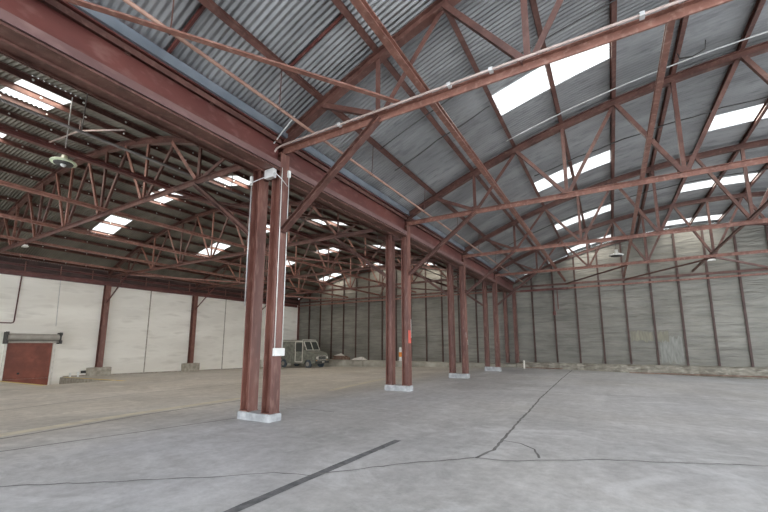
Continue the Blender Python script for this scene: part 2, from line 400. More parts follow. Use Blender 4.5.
for s in (-1, 1):
    MB().box(0, .48, s * (dw + .15) - .03, s * (dw + .15) + .03, DZ + .3, DZ + .35 + .58).box(.4, .52, s * (dw + .15) - .06, s * (dw + .15) + .06, DZ + .3, DZ + .5).box(.38, .5, s * (dw + .15) - .06, s * (dw + .15) + .06, DZ + .78, DZ + .95).build('roll_bracket', M['darkcable'], d)

# ------------------------------------------------------------------ roofs (corrugated, with skylight openings)
SKY_Y = [3.3, 9.65, 15.95, 22.3, 28.6]
SW = .52
SKR = [(-2.17, .50), (3.5, 6.2)]
SKL = [(-13.85, -11.5), (-24.3, -22.0), (-19.0, -16.6)]
def roofz(x, right): return (topR(x) if right else topL(x)) + (.26 if right else .23)
PITCH, AMP = .108, .019
def corr(y): return AMP * math.cos(2 * PI * y / PITCH)
def roof(name, right, x0, x1, sky, mat):
    xs = set(lin(x0, x1, 22))
    for a, b_ in sky: xs |= {a, b_}
    xs = sorted(xs); ys = [YB + PITCH / 8 * k for k in range(int((YW + .2 - YB) / (PITCH / 8)) + 1)]
    vs = [(x, y, roofz(x, right) + corr(y)) for x in xs for y in ys]; ny = len(ys); fs = []
    for i in range(len(xs) - 1):
        cx = (xs[i] + xs[i + 1]) / 2; ins = any(a < cx < b_ for a, b_ in sky)
        for j in range(ny - 1):
            if ins and any(abs((ys[j] + ys[j + 1]) / 2 - s) < SW for s in SKY_Y): continue
            fs.append((i * ny + j, (i + 1) * ny + j, (i + 1) * ny + j + 1, i * ny + j + 1))
    o = struct(MB().add(vs, fs).build(name, mat, smooth=True)); return o
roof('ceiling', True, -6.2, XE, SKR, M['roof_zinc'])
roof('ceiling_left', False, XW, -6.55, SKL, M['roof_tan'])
WN = [0]
for right, sky in ((True, SKR), (False, SKL)):
    for (a, b_) in sky:
        for s in SKY_Y:
            if right and s < 9: continue
            if not right and s < 9 and a < -20: continue
            WN[0] += 1
            xs = lin(a, b_, 6); ys = [s - SW - .06 + PITCH / 8 * k for k in range(int((2 * SW + .12) / (PITCH / 8)) + 1)]; ny = len(ys)
            vs = [(x, y, roofz(x, right) + .012 + corr(y)) for x in xs for y in ys]
            struct(MB().add(vs, [(i * ny + j, (i + 1) * ny + j, (i + 1) * ny + j + 1, i * ny + j + 1) for i in range(6) for j in range(ny - 1)]).build('window_%d' % WN[0], M['sky'], smooth=True))
            ld = bpy.data.lights.new('skylight_daylight', 'AREA'); ld.shape = 'RECTANGLE'
            xm = (a + b_) / 2; za, zb = roofz(a, right), roofz(b_, right); Lx = math.hypot(b_ - a, zb - za)
            ld.size = Lx - .06; ld.size_y = 2 * SW - .06
            ld.energy = SKYW = (17. if right else 18.) * Lx * 2 * SW
            ld.color = (1, .94, .84) if right else (1, .89, .76)
            lo = bpy.data.objects.new('skylight_daylight', ld); col.objects.link(lo)
            lo.location = (xm, s, (za + zb) / 2 - .02); lo.rotation_euler = (0, -math.atan2(zb - za, b_ - a), 0)

# ------------------------------------------------------------------ purlins
def path_y(x, z, y0=YB + .2, y1=YW - .02): return [(x, y0, z), (x, y1, z)]
px_r = [RA + 1.385 * k for k in range(-7, 4)]
for i, x in enumerate(px_r):
    sl = math.atan(-2 * RR * (x - RA) / RH ** 2)
    o = MB().sweep(I(.10, .15, .012, .01), [(0, 0, 0), (0, YW - .02 - YB - .2, 0)], side=(1, 0, 0)).build('purlin', M['red'])
    o.location = (x, YB + .2, topR(x) + .165); o.rotation_euler = (0, -sl, 0)
    lab = 'red purlin under the grey right roof, %s out from the big girder' % ORD[i]
    tag(o, lab, 'roof beam', 'purlins under the right roof')
px_l = [-17.7 + 1.25 * k for k in range(-8, 9)]
clip_proto = None
for i, x in enumerate(reversed(px_l)):
    r = thing('purlin', (x, YB + .2, topL(x) + .125), 'brown purlin with pale bolt clips under the left roof, %s from the column row' % ORD[i], 'roof beam', 'purlins under the left roof')
    r.rotation_euler = (0, math.atan(2 * LR * (x - LA_) / LH ** 2), 0)
    MB().sweep(Cc(.07, .16, .012), [(0, 0, 0), (0, YW - .02 - YB - .2, 0)], side=(1, 0, 0)).build('beam', M['red'], r)
    # bolt washers, one part each, on the stretch the photograph shows
    for k in range(10):
        yy = 2.3 + (k + (i % 2) * .5) * 1.02
        if clip_proto is None:
            clip_proto = MB().lathe([(.028, -.012), (.028, .0), (.014, .012)], (0, 0, 0), 8, 'x').build('bolt_washer', M['offwhite'], r)
            c_ = clip_proto
        else:
            c_ = clip_proto.copy(); col.objects.link(c_); c_.parent = r
        c_.location = (.046, yy - YB - .2, .0)

# ------------------------------------------------------------------ trusses
def beam(name, p, q, prof, mat, parent, side=(0, 1, 0)): return MB().sweep(prof, [p, q], side=side).build(name, mat, parent)
def make_truss(name, right, label):
    r = thing(name, (0, YT[0], 0), label, 'roof truss', 'bow roof trusses of the %s bay' % ('right' if right else 'left'))
    if right: c0, half, top, x0, x1, first = RA, RH, topR, -6.05, 15.5, -3.52
    else: c0, half, top, x0, x1, first = LA_, LH, topL, -27.9, -6.75, -25.42
    n = 28; ar = [(x, 0, top(x)) for x in lin(x0, x1, n)]
    MB().sweep(I(.16, .2, .02, .016), ar, side=(0, 1, 0)).build('top_chord', M['red'], r)
    MB().sweep(Tee(.17 if right else .13, .14, .014), [(x0, 0, ZC), (x1, 0, ZC)], side=(0, 1, 0)).build('bottom_chord', M['dustyred'] if right else M['red'], r)
    step = 2.735 if right else 2.71
    k = 0
    while True:
        x = first + k * step
        if x > x1 - 1: break
        zb = ZC + .06
        for j, dx in enumerate((-step / 2, 0, step / 2)):
            xt = x + dx
            if xt < x0 + .4 or xt > x1 - .4: continue
            yo = (-.05, 0, .05)[j]
            p, q = V((x + dx * .03, yo, zb)), V((xt - dx * .03, yo, top(xt) - .1))
            if not right and j == 0: mt = M['dustyred']  # left legs paler: dust, plus skylight on them put into the colour
            elif not right: mt = M['dustyred'] if j == 1 and k % 2 else M['red']
            else: mt = M['red']
            beam('web_member', p, q, Ang(.1, .1, .012), mt, r)
        g = MB().add([(x - .2, -.012, zb - .1), (x + .2, -.012, zb - .1), (x + .12, -.012, zb + .14), (x - .12, -.012, zb + .14),
                      (x - .2, .012, zb - .1), (x + .2, .012, zb - .1), (x + .12, .012, zb + .14), (x - .12, .012, zb + .14)],
                     [(0, 1, 2, 3), (7, 6, 5, 4), (0, 4, 5, 1), (1, 5, 6, 2), (2, 6, 7, 3), (3, 7, 4, 0)])
        g.build('gusset_plate', M['red'], r)
        k += 1
    return r
tw = ['nearest the camera', 'second from the camera', 'third from the camera', 'fourth from the camera']
tR = make_truss('roof_truss', True, 'red bow truss under the grey right roof, carried by the nearest column pair')
tL = make_truss('roof_truss', False, 'red bow truss in the dim left bay, carried by the nearest column pair')
for i in range(1, 4):
    for pr_, side in ((tR, 'right'), (tL, 'left')):
        o = dup(pr_); o.location = (0, YT[i], 0)
        o['label'] = 'red bow truss of the %s bay, carried by the %s column pair from the camera' % (side, ORD[i])
# end frames on the far wall
for right, x0, x1, top, lab in ((True, -6.0, 15.4, topR, 'red arch and straight beam fixed to the far wall of the right bay'), (False, -27.9, -6.5, topL, 'red arch and straight beam fixed to the far wall of the left bay')):
    r = thing('end_frame', ((x0 + x1) / 2, YW - .12, 0), lab, 'roof truss'); cx = (x0 + x1) / 2
    MB().sweep(I(.1, .16, .02, .016), [(x - cx, 0, top(x)) for x in lin(x0, x1, 28)], side=(0, 1, 0)).build('arch_rib', M['red'], r)
    MB().sweep(Cc(.1, .14, .014), [(x0 - cx, -.02, 6.2), (x1 - cx, -.02, 6.2)], side=(0, 1, 0)).build('tie_beam', M['red'], r)
    MB().sweep(Cc(.12, .1, .014), [(x0 - cx, -.06, 5.86), (x1 - cx, -.06, 5.98)], side=(0, 1, 0)).build('girt', M['dustyred'], r)

# horizontal Y ties lying on the bottom chords
def ytie(x, z, w_, h_, mat, label, y0=-1.0, y1=YW - .2, fam='bracing beam'):
    o = MB().sweep(I(w_, h_, .016, .014), [(0, 0, 0), (0, y1 - y0, 0)], side=(1, 0, 0)).build('tie_beam', mat)
    o.location = (x, y0, z); return tag(o, label, fam, 'long tie beams running towards the far wall')
zt = ZC + .07
ytie(-2.5, zt + .06, .115, .12, M['dustyred'], 'long pinkish tie beam crossing the roof space nearest the big girder in the right bay')
ytie(1.05, zt + .06, .09, .11, M['dustyred'], 'long tie beam of the right bay, the nearly upright one at the centre right')
ytie(4.6, zt + .05, .09, .09, M['red'], 'long tie beam of the right bay, farthest right of the three')
lt = [(-10.6, 'nearest the column row', M['girder']), (-14.25, 'second from the column row', M['dustyred']), (-17.95, 'third from the column row', M['dustyred']),  # tie nearest the columns takes the darker paint to stand for shade
      (-21.5, 'fourth from the column row', M['dustyred']), (-25.2, 'nearest the white left wall', M['dustyred'])]
for x, s, mt in lt: ytie(x, zt + .06, .13, .11, mt, 'long tie beam of the left bay, %s' % s)

# flat diagonal bracing at chord level
def brace(p, q, label, r=.045, mat=None, name='diagonal_brace'):
    p, q = V(p), V(q); mid = p
    o = MB().sweep(Ang(.09, .09, .012), [(0, 0, 0), q - p]).build(name, mat or M['red']); o.location = p
    return tag(o, label, 'brace')
brace((-6.5, .2, 6.33), (-2.95, 5.6, 6.33), 'pinkish red diagonal rod crossing the near roof from the girder to the first truss', mat=M['dustyred'])
brace((-2.5, YW - .2, 6.2), (1.05, YT[3], 6.2), 'flat diagonal brace in the last right bay, leftmost of three near the far wall')
brace((1.05, YW - .2, 6.2), (4.7, YT[3], 6.2), 'flat diagonal brace in the last right bay, middle of three near the far wall')
brace((8.3, YW - .2, 6.2), (4.7, YT[3], 6.2), 'flat diagonal brace in the last right bay, rightmost of three near the far wall')
brace((-10.6, YW - .2, 6.2), (-14.25, YT[3], 6.2), 'flat diagonal brace by the far wall in the left bay, nearest the column row')
brace((-17.95, YW - .2, 6.2), (-14.25, YT[3], 6.2), 'flat left bay brace by the far wall, reaching the second tie beam', mat=M['dustyred'])
brace((-21.5, YW - .2, 6.2), (-25.2, YT[3], 6.2), 'flat diagonal brace by the far wall in the left bay, above the van', mat=M['dustyred'])
brace((-14.25, YT[1], 6.2), (-10.6, YT[2], 6.2), 'flat diagonal brace in the left bay between the second and third trusses', mat=M['dustyred'])
brace((-10.6, YT[1], 6.2), (-6.9, YT[2] - .4, 6.2), 'flat diagonal brace in the left bay reaching the third column pair')
brace((-25.2, YT[1], 6.2), (-21.5, YT[2], 6.2), 'flat diagonal brace in the left bay near the left wall', mat=M['dustyred'])
brace((-10.6, YT[0], 6.2), (-6.95, YT[1] - .4, 6.2), 'flat diagonal brace in the left bay reaching the second column pair')
# overhead struts between purlins
for (x0, x1, y, lab) in ((-4.9, -3.6, 4.77, 'short dark red strut under the near roof between two purlins'), (-6.05, -5.0, 3.05, 'short dark strut rising from the eave over the girder')):
    o = MB().sweep(Ang(.07, .07, .01), [(0, 0, 0), (x1 - x0, 0, topR(x1) - topR(x0))], side=(0, 1, 0)).build('roof_strut', M['girder']); o.location = (x0, y, topR(x0) + .2)
    tag(o, lab, 'strut')

# ------------------------------------------------------------------ columns, footings, girders
def hcol(name, x, y, z0, z1, w_, mat, label, group):
    r = thing(name, (x, y, z0), label, 'column', group)
    # flanges face left and right, web between
    MB().sweep([(a, b_) for a, b_ in I(w_, w_, .02, .03)], [(0, 0, .02), (0, 0, z1 - z0)], side=(0, 1, 0)).build('shaft', mat, r)
    MB().box(-w_ / 2 - .01, w_ / 2 + .01, -w_ / 2 - .01, w_ / 2 + .01, 0, .02).build('base_plate', mat, r)
    MB().box(-w_ / 2, w_ / 2, -w_ / 2, w_ / 2, z1 - z0, z1 - z0 + .02).build('cap_plate', mat, r)
    return r
PED = .58
names = ['nearest', 'second', 'third', 'fourth']
COLS = {}
for i, y in enumerate(YT):
    for x, s, z1 in ((XR, 'right', 6.17), (XL, 'left', 5.975)):
        COLS[(i, s)] = hcol('steel_column', x, y, PED, z1, .25, M['redcol'], 'red steel column, %s-hand one of the %s pair from the camera' % (s, names[i]), 'red columns along the middle of the hall')
    fz = min(floor_z(XL, y), floor_z(XR, y))
    b_ = MB().box(-.475, .475, -.18, .18, fz - PED - .06, 0)
    o = b_.build('concrete_footing', M['ped'], bevel=.03); o.location = ((XL + XR) / 2, y, PED)
    tag(o, 'whitish concrete footing block under the %s pair of red columns' % names[i], 'footing', 'footings under the column pairs')
# 5th pair in the far wall
for x, s in ((-6.07, 'right'), (-6.75, 'left')):
    hcol('steel_column', x, YW - .22, .6, 6.1 if s == 'right' else 5.975, .24, M['redcol'], 'red steel column against the far wall, %s-hand one, last of the row' % s, 'red columns along the middle of the hall')
# marks painted on columns
cm = COLS[(1, 'right')]
MB().box(.126, .129, -.11, .085, 1.42, 1.86).build('painted_patch', M['redpaint'], cm)['label'] = 'bright red paint patch'
MB().box(.126, .129, .095, .12, 1.6, 2.25).build('marker_strip', M['offwhite'], cm)['label'] = 'narrow white strip'
cm = COLS[(2, 'right')]
MB().box(.126, .129, .09, .124, 1.35, 1.6).build('paper_notice', M['offwhite'], cm)
MB().box(.126, .129, -.124, -.10, 1.7, 1.95).build('paper_notice', M['offwhite'], cm)

def girder(x, y0, y1, right, label):
    r = thing('girder', (x, y0, 0), label, 'girder', 'girders carried by the column row'); L = y1 - y0
    if right:
        MB().box(-.16, -.04 + .07, 0, L, 5.94, 6.40).build('web_plate', M['girder'], r)
        MB().box(-.19, .13, 0, L, 5.82, 5.955).build('bottom_flange', M['girdergrey'], r)
        MB().box(-.19, .115, 0, L, 5.78, 5.80).box(-.1, .05, 0, L, 5.80, 5.82).box(-.215, -.19, 0, L, 5.745, 5.80).box(.085, .115, 0, L, 5.765, 5.78).build('flange_plate', M['red'], r)
        MB().sweep(Ang(.1, .1, .014), [(.07, 0, 6.43), (.07, L, 6.43)], side=(-1, 0, 0)).build('top_angle', M['red'], r)
        k = 0; yy = .5
        while yy < L - .3:
            MB().box(.02, .04, yy - .035, yy + .035, 6.38, 6.58).build('cleat', M['red'], r); yy += 1.45
    else:
        MB().box(-.02, .02, 0, L, 6.0, 6.5).build('web_plate', M['girder'], r)
        MB().box(-.15, .12, 0, L, 5.985, 6.0).box(-.17, -.15, 0, L, 5.945, 6.0).box(.12, .15, 0, L, 5.975, 6.0).build('bottom_flange', M['red'], r)
        MB().box(-.16, .16, 0, L, 6.48, 6.51).build('top_flange', M['girder'], r)
ys = [YB + .3] + YT + [YW - .25]
for i in range(5):
    g0 = .0 if i == 0 else .127; g1 = .127
    w_ = 'before the nearest columns' if i == 0 else ('between the %s and %s column pairs' % (names[i - 1], names[i]) if i < 4 else 'from the fourth pair to the far wall')
    girder(XR, ys[i] + g0, ys[i + 1] - g1, True, 'deep red plate girder of the right bay, %s' % w_)
    girder(XL, ys[i] + .005, ys[i + 1] - .005, False, 'red girder of the left bay, %s' % w_)
# cross stubs joining a pair of columns at the top
for i, y in enumerate(YT):
    o = MB().sweep(Cc(.12, .2, .014), [(XL + .124, y, 5.8), (XR - .124, y, 5.8)], side=(0, 1, 0)).build('cross_stub', M['red'])
    tag(o, 'short red channel joining the heads of the %s column pair' % names[i], 'bracket', 'stubs joining column heads')
# eave flashing above the right girder and a dark plate added behind to stop a light leak
o = MB().add([(0, 0, 6.55), (0, 0, 6.73), (-.06, 0, 6.75), (-.06, 0, 6.55)] + [(0, YW - YB - .3, 6.55), (0, YW - YB - .3, 6.73), (-.06, YW - YB - .3, 6.75), (-.06, YW - YB - .3, 6.55)],
         [(0, 1, 2, 3), (7, 6, 5, 4), (0, 4, 5, 1), (1, 5, 6, 2), (2, 6, 7, 3), (3, 7, 4, 0)]).build('trim_40', M['flashing'])
o.location = (-5.93, YB + .2, 0); struct(o)
struct(MB().box(-6.6, -5.985, YB, YW, 6.52, 6.60).build('trim_41', M['girder']))

# knee braces
def knee(p, q, label, mat=None):
    p, q = V(p), V(q)
    o = MB().sweep(I(.13, .11, .014, .014), [(0, 0, 0), q - p], side=(0, 1, 0)).build('knee_brace', mat or M['red']); o.location = p
    return tag(o, label, 'brace', 'knee braces')
for i, y in enumerate(YT):
    knee((XR + .13, y, 4.40), (-3.5, y, ZC + .02), 'red knee brace rising right from the %s column pair to its truss' % names[i])
    knee((XL - .13, y, 4.40), (-9.35, y, ZC - .04), 'red knee brace rising left from the %s column pair into the left bay' % names[i])

# left wall columns
for k, (y, nm) in enumerate(((YT[1], 'nearest'), (YT[2], 'second'), (YT[3], 'third'))):
    fz = floor_z(-27.8, y)
    hcol('wall_column', XW + .19, y, .53, 5.68, .3, M['redcol'], 'red steel column standing against the white left wall, %s to the camera' % nm, 'columns on the left wall')
    o = MB().box(-.0, .5, -.6, .6, fz - .55, 0).build('concrete_footing', M['wallped'], bevel=.03); o.location = (XW + .005, y, .53)
    tag(o, 'stained concrete block under the wall column %s to the camera' % nm, 'footing', 'footings at the left wall')
    p, q = V((XW + .34, y, 4.6)), V((XW + 2.55, y, 6.2))
    o = MB().sweep(Ang(.09, .09, .012), [(0, 0, 0), q - p], side=(0, 1, 0)).build('knee_brace', M['girder']); o.location = p
    tag(o, 'thin knee brace from the left wall column %s to the camera' % nm, 'brace', 'knee braces')
# eave beam on left wall
r = thing('eave_beam', (XW + .1, YB + .3, 5.7), 'brown steel eave beam along the top of the white left wall', 'beam')
MB().sweep(Cc(.16, .3, .016), [(0, 0, .16), (0, YW - YB - .5, .16)], side=(1, 0, 0)).build('lower_channel', M['girder'], r)
MB().sweep(Cc(.12, .14, .014), [(.02, 0, .62), (.02, YW - YB - .5, .62)], side=(1, 0, 0)).build('upper_channel', M['girder'], r)
for k in range(13):
    yy = 6.1 + 1.62 * k - YB - .3
    MB().box(.06, .10, yy - .02, yy + .02, .28, .85).build('hanger', M['dustyred'], r)

# far wall studs
sx_l = [-26.45 + 1.45 * k for k in range(14)]
sx_r = [6.80 - 1.452 * k for k in range(8, -1, -1)] + [8.25]
for side, L_ in (('left', sx_l), ('right', sx_r)):
    for i, x in enumerate(L_):
        t = (topL(x) if side == 'left' else topR(x)) + .05
        z0 = .46 if side == 'left' else .68
        if side == 'left' and (x > -6.9): continue
        o = MB().sweep(Cc(.11, .08, .012), [(0, 0, 0), (0, 0, t - z0)], side=(1, 0, 0)).build('wall_stud', M['stud'])
        o.location = (x, YW - .045, z0)
        lab = ('dark red stud on the left far wall, %s from the corner behind the van' if side == 'left' else 'dark red stud on the right far wall, %s right of the column row') % ORD[i]
        tag(o, lab, 'wall stud', 'studs on the far wall')
o = MB().box(-.1, .1, -.08, 0, 0, 6.1).build('corner_post', M['girder']); o.location = (XW + .12, YW - .01, .35); tag(o, 'dark red corner post where the white wall meets the grey far wall', 'post')

# ------------------------------------------------------------------ pipes, conduits, cables
r = thing('sprinkler_pipe', (-5.12, -2, 6.4), 'long tan pipe hung beside the big girder, running to the far wall', 'pipe')
MB().tube([(0, 0, .02), (0, 6.6, .02), (0, 13, 0), (0, YW + 1.8, -.06)], .032, 10).build('pipe', M['tanpipe'], r, smooth=True)
for yy in (2.6, 4.7, 8.0, 11.3, 14.5, 17.5, 20.6, 23.6):
    MB().tube([(0, yy + 2, 0), (.02, yy + 2, .2), (.06, yy + 1.98, topR(-5.05) + .2 - 6.4)], .01, 6).tube([(-.045, yy + 2, 0), (0, yy + 2, .05), (.045, yy + 2, 0), (0, yy + 2, -.045), (-.045, yy + 2, 0)], .008, 6).build('hanger', M['red'], r)
r = thing('electrical_conduit', (XR + .2, YT[0] - .12, 6.2), 'pale conduit pipes running from the junction box along the nearest right truss', 'conduit')
yc = -.10
MB().tube([(-.2, -.1, -.16), (-.19, -.1, -.03), (-.12, -.1, .05), (.05, yc, .07), (.3, yc, .075), (2.3, yc, .075), (9.0, yc, .075)], .02, 8).build('pipe', M['conduit'], r, smooth=True)
MB().tube([(-.27, -.1, -.16), (-.27, -.12, .0), (-.2, -.14, .14), (0.1, -.16, .35), (.45, -.16, .6)], .014, 8).build('pipe', M['galv'], r, smooth=True)
for x in (1.6, 3.9, 4.6, 6.6):
    MB().box(x - .03, x + .03, yc - .03, yc + .06, .045, .105).build('pipe_clip', M['galv'], r)
r = thing('junction_box', (XR - .06, YT[0] - .225, 5.57), 'grey junction box with bent conduits between the nearest pair of columns', 'junction box')
MB().box(-.13, .13, -.07, .04, 0, .2).build('box', M['galv'], r, bevel=.008)
MB().tube([(.12, -.03, .1), (.16, -.03, .09), (.19, .1, .02), (.19, .32, -.1)], .011, 8).build('pipe', M['galv'], r, smooth=True)
MB().tube([(-.12, -.03, .06), (-.5, -.03, .03), (-.72, .0, .0)], .011, 8).build('pipe', M['galv'], r, smooth=True)
r = thing('switch_box', (XR + .127, YT[0] + .02, 1.73), 'white electrical box with two conduits on the right column of the nearest pair', 'electrical box')
MB().box(0, .08, -.15, .12, 0, .16).build('box', M['offwhite'], r, bevel=.008)
MB().tube([(.014, -.11, .15), (.014, -.11, 4.1)], .010, 8).build('pipe', M['offwhite'], r, smooth=True)
MB().tube([(.014, .10, .15), (.014, .10, 3.95)], .010, 8).build('pipe', M['offwhite'], r, smooth=True)
MB().box(0, .05, .06, .12, 3.95, 4.1).build('small_box', M['offwhite'], r)
r = thing('column_conduit', (XL - .14, YT[0] - .14, 5.2), 'thin pale conduit on the outer edge of the left column of the nearest pair', 'conduit')
MB().tube([(0, 0, .62), (0, 0, -2.4)], .013, 8).build('pipe', M['galv'], r, smooth=True)
MB().box(-.03, .03, -.03, .03, .4, .62).build('coupling', M['offwhite'], r)
# X running conduit and cables under the right roof
def roofline(x0, x1, y0, y1, dz, r_, mat, name, label, sag=0.):
    pts = []
    n = 26
    for i in range(n + 1):
        t = i / n; x = x0 + (x1 - x0) * t; y = y0 + (y1 - y0) * t
        s = sag * abs(math.sin(t * PI * (x1 - x0) / 1.385))
        pts.append((x - x0, y - y0, topR(x) + dz - s - topR(x0)))
    o = MB().tube(pts, r_, 6).build(name, mat, smooth=True); o.location = (x0, y0, topR(x0)); return tag(o, label, 'cable')
roofline(-2.3, 8.0, 11.2, 11.45, .06, .016, M['galv'], 'electrical_conduit', 'thin pale conduit under the grey roof, crossing just beyond the nearest skylight')
roofline(-4.9, 7.5, 8.1, 8.2, .07, .014, M['darkcable'], 'electrical_cable', 'dark cable under the grey roof, nearest one to the camera')
roofline(-5.1, -2.25, 9.25, 9.2, .06, .016, M['darkcable'], 'electrical_cable', 'dark drooping cable under the grey roof just before the nearest skylight', .05)
roofline(-2.0, 7.5, 14.4, 14.6, .05, .02, M['darkcable'], 'electrical_cable', 'dark cable under the grey roof between the second truss and the second skylight', .05)
roofline(-4.9, 7.5, 20.7, 20.9, .05, .02, M['darkcable'], 'electrical_cable', 'dark cable under the grey roof just before the third skylight', .05)
o = MB().tube([(0, 0, 0), (.05, 0, -.15), (.5, .0, -.2), (.95, 0, -.1), (1.0, 0, .12)], .02, 8).build('bent_pipe', M['darkcable'], smooth=True)
o.location = (1.95, 10.9, 9.05); o.scale = (.55, 1, 1); tag(o, 'short dark bent pipe hanging under the roof beside the upright tie beam', 'pipe')
r = thing('sprinkler_pipe', (-9.75, -1, 6.62), 'grey pipe running beside the tie beam nearest the column row in the left bay', 'pipe')
MB().tube([(0, 0, 0), (0, 9, 0), (-.05, YW + .6, 0)], .035, 8).build('pipe', M['greypipe'], r, smooth=True)
for yy in (4.3, 8.2, 12.5, 16.8):
    MB().tube([(0, yy, .02), (0, yy + .02, topL(-9.75) + .1 - 6.62)], .012, 6).build('hanger', M['greypipe'], r)
r = thing('branch_pipe', (-16.4, 4.5, 8.75), 'thin bent pale pipe under the left roof, before the nearest left truss', 'pipe')
MB().tube([(0, 0, 0), (2.95, 0, -.36), (5.8, .0, -1.2)], .024, 8).build('pipe', M['conduit'], r, smooth=True)
MB().tube([(2.95, 0, -.36), (2.95, 0, -.0)], .012, 6).build('hanger', M['conduit'], r)
# left wall pipe and chain
o = MB().tube([(0, -.6, -2.62), (0, -.12, -2.62), (0, -.04, -2.6), (0, 0, -2.52), (0, .04, 0)], .03, 8).build('wall_pipe', M['girder'], smooth=True)
o.location = (XW + .05, 7.62, 5.72); tag(o, 'thin brown pipe with an elbow on the white wall above the door', 'pipe')
o = MB().tube([(0, 0, 0), (.0, .06, -2.7)], .014, 6).build('pull_chain', M['galv'], smooth=True)
o.location = (XW + .014, 9.43, 5.72); tag(o, 'thin hanging chain on the white wall right of the roller door', 'chain')
# pipes by far wall beam
r = thing('hanging_pipe', (-3.2, YW - .35, 4.1), 'dark pipe hanging from the far wall beam with a block at its foot', 'pipe')
MB().tube([(-.12, 0, 1.75), (-.12, 0, .1)], .03, 8).tube([(.14, 0, 1.75), (.14, 0, .3)], .03, 8).build('pipe', M['girder'], r)
MB().box(-.22, -.02, -.08, .08, -.1, .15).build('end_block', M['girder'], r)
MB().box(-2.4, .9, -.1, .1, 1.68, 1.82).build('cross_arm', M['girder'], r)

# ------------------------------------------------------------------ lamps
r = thing('pendant_lamp', (-11.3, 3.55, 6.38), 'pale green rimmed saucer lamp hanging in the left bay near the camera', 'lamp')
MB().lathe([(.26, 0), (.27, .02), (.25, .05), (.15, .09), (.07, .13), (.06, .2)], (0, 0, 0), 24).build('lamp_shade', M['green'], r, smooth=True)
MB().lathe([(.19, -.03), (.2, .0), (.12, .005)], (0, 0, -.0), 20).build('lamp_ring', M['darkcable'], r, smooth=True)
MB().lathe([(.03, -.09), (.06, -.05), (.05, 0)], (0, 0, 0), 14).build('bulb', M['offwhite'], r, smooth=True)
MB().tube([(0, 0, .2), (0, 0, topL(-11.3) - 6.38 + .1)], .012, 6).build('hanging_rod', M['galv'], r)
r = thing('pendant_lamp', (.62, 25.0, 6.95), 'pale saucer lamp hanging under the last stretch of the right roof', 'lamp')
MB().lathe([(.36, 0), (.37, .03), (.34, .07), (.2, .12), (.09, .17), (.08, .36)], (0, 0, 0), 24).build('lamp_shade', M['offwhite'], r, smooth=True)
MB().lathe([(.28, -.03), (.29, .0), (.2, .005)], (0, 0, 0), 20).build('lamp_ring', M['darkcable'], r, smooth=True)
MB().tube([(0, 0, .36), (0, 0, topR(.62) - 6.95 + .1)], .012, 6).build('hanging_rod', M['darkcable'], r)
for (x, y, z, lab) in ((4.55, YT[3] - .05, 6.03, 'small pale floodlight under the fourth right truss'), (-21.0, YT[0] - .05, 6.02, 'small pale floodlight under the nearest left truss')):
    r = thing('floodlight', (x, y, z), lab, 'lamp')
    MB().add([(-.17, -.08, 0), (.17, -.08, 0), (.17, .08, 0), (-.17, .08, 0), (-.1, -.05, .09), (.1, -.05, .09), (.1, .05, .09), (-.1, .05, .09)],
             [(0, 1, 2, 3), (7, 6, 5, 4), (0, 4, 5, 1), (1, 5, 6, 2), (2, 6, 7, 3), (3, 7, 4, 0)]).build('housing', M['offwhite'], r)
    MB().box(-.02, .02, -.01, .01, .09, .2).build('bracket', M['girder'], r)

# ------------------------------------------------------------------ van
vx, vy = -24.85, 27.1; vz = floor_z(vx, vy)
van = thing('step_van', (vx, vy, vz), 'weathered olive grey delivery van with snub hood and split windscreen at the back left', 'van')
HW = .95
prof = [(-2.3, .42), (-2.3, 2.42), (-2.2, 2.5), (.72, 2.5), (.84, 2.44), (1.28, 1.52), (2.05, 1.34), (2.22, 1.2), (2.3, .95), (2.3, .45), (1.95, .42)]
def arch(cx, r_): return [(cx + r_ * math.cos(a), .36 + r_ * math.sin(a)) for a in [PI * k / 8 for k in range(9)]]
prof = prof + arch(1.5, .42) + arch(-1.5, .42)
prof = [p for p in prof]
nb = len(prof); b_ = MB()
def wid(x, z): return HW - (.06 if z > 2.3 else 0) - (.05 if x > 2.0 else 0) - (.03 if x > 1.2 and z > 1.2 else 0)
b_.add([(x, -wid(x, z), z) for x, z in prof] + [(x, wid(x, z), z) for x, z in prof],
       [tuple(range(nb))[::-1], tuple(range(nb, 2 * nb))] + [(i, (i + 1) % nb, nb + (i + 1) % nb, nb + i) for i in range(nb)])
b_.build('body', M['van'], van)
def quad3(p, th, mat, name, parent):
    """panel from 4 corners, thickened along its normal"""
    p = [V(q) for q in p]; nrm = (p[1] - p[0]).cross(p[3] - p[0]).normalized() * th
    return MB().add(p + [q + nrm for q in p], [(0, 1, 2, 3), (7, 6, 5, 4), (0, 4, 5, 1), (1, 5, 6, 2), (2, 6, 7, 3), (3, 7, 4, 0)]).build(name, mat, parent)
def ws(t, y, off=0.):   # point on the raked windscreen, t up, y across
    x = 1.28 + (.84 - 1.28) * t; z = 1.52 + (2.44 - 1.52) * t
    return V((x, y, z)) + V((.9, 0, .43)) * off
for s in (-1, 1):
    ya, yb = s * .06, s * .84
    quad3([ws(.12, ya, .012), ws(.12, yb, .012), ws(.84, yb * .97, .012), ws(.84, ya, .012)], .01 * s, M['glass'], 'windscreen', van)
fr = MB()
for (t0, y0, t1, y1) in ((.06, -.9, .06, .9), (.90, -.86, .90, .86), (.06, -.9, .9, -.86), (.06, .9, .9, .86), (.06, 0, .9, 0)):
    fr.sweep(Rect(.07, .03), [ws(t0, y0, .02), ws(t1, y1, .02)])
fr.build('windscreen_frame', M['vantrim'], van)
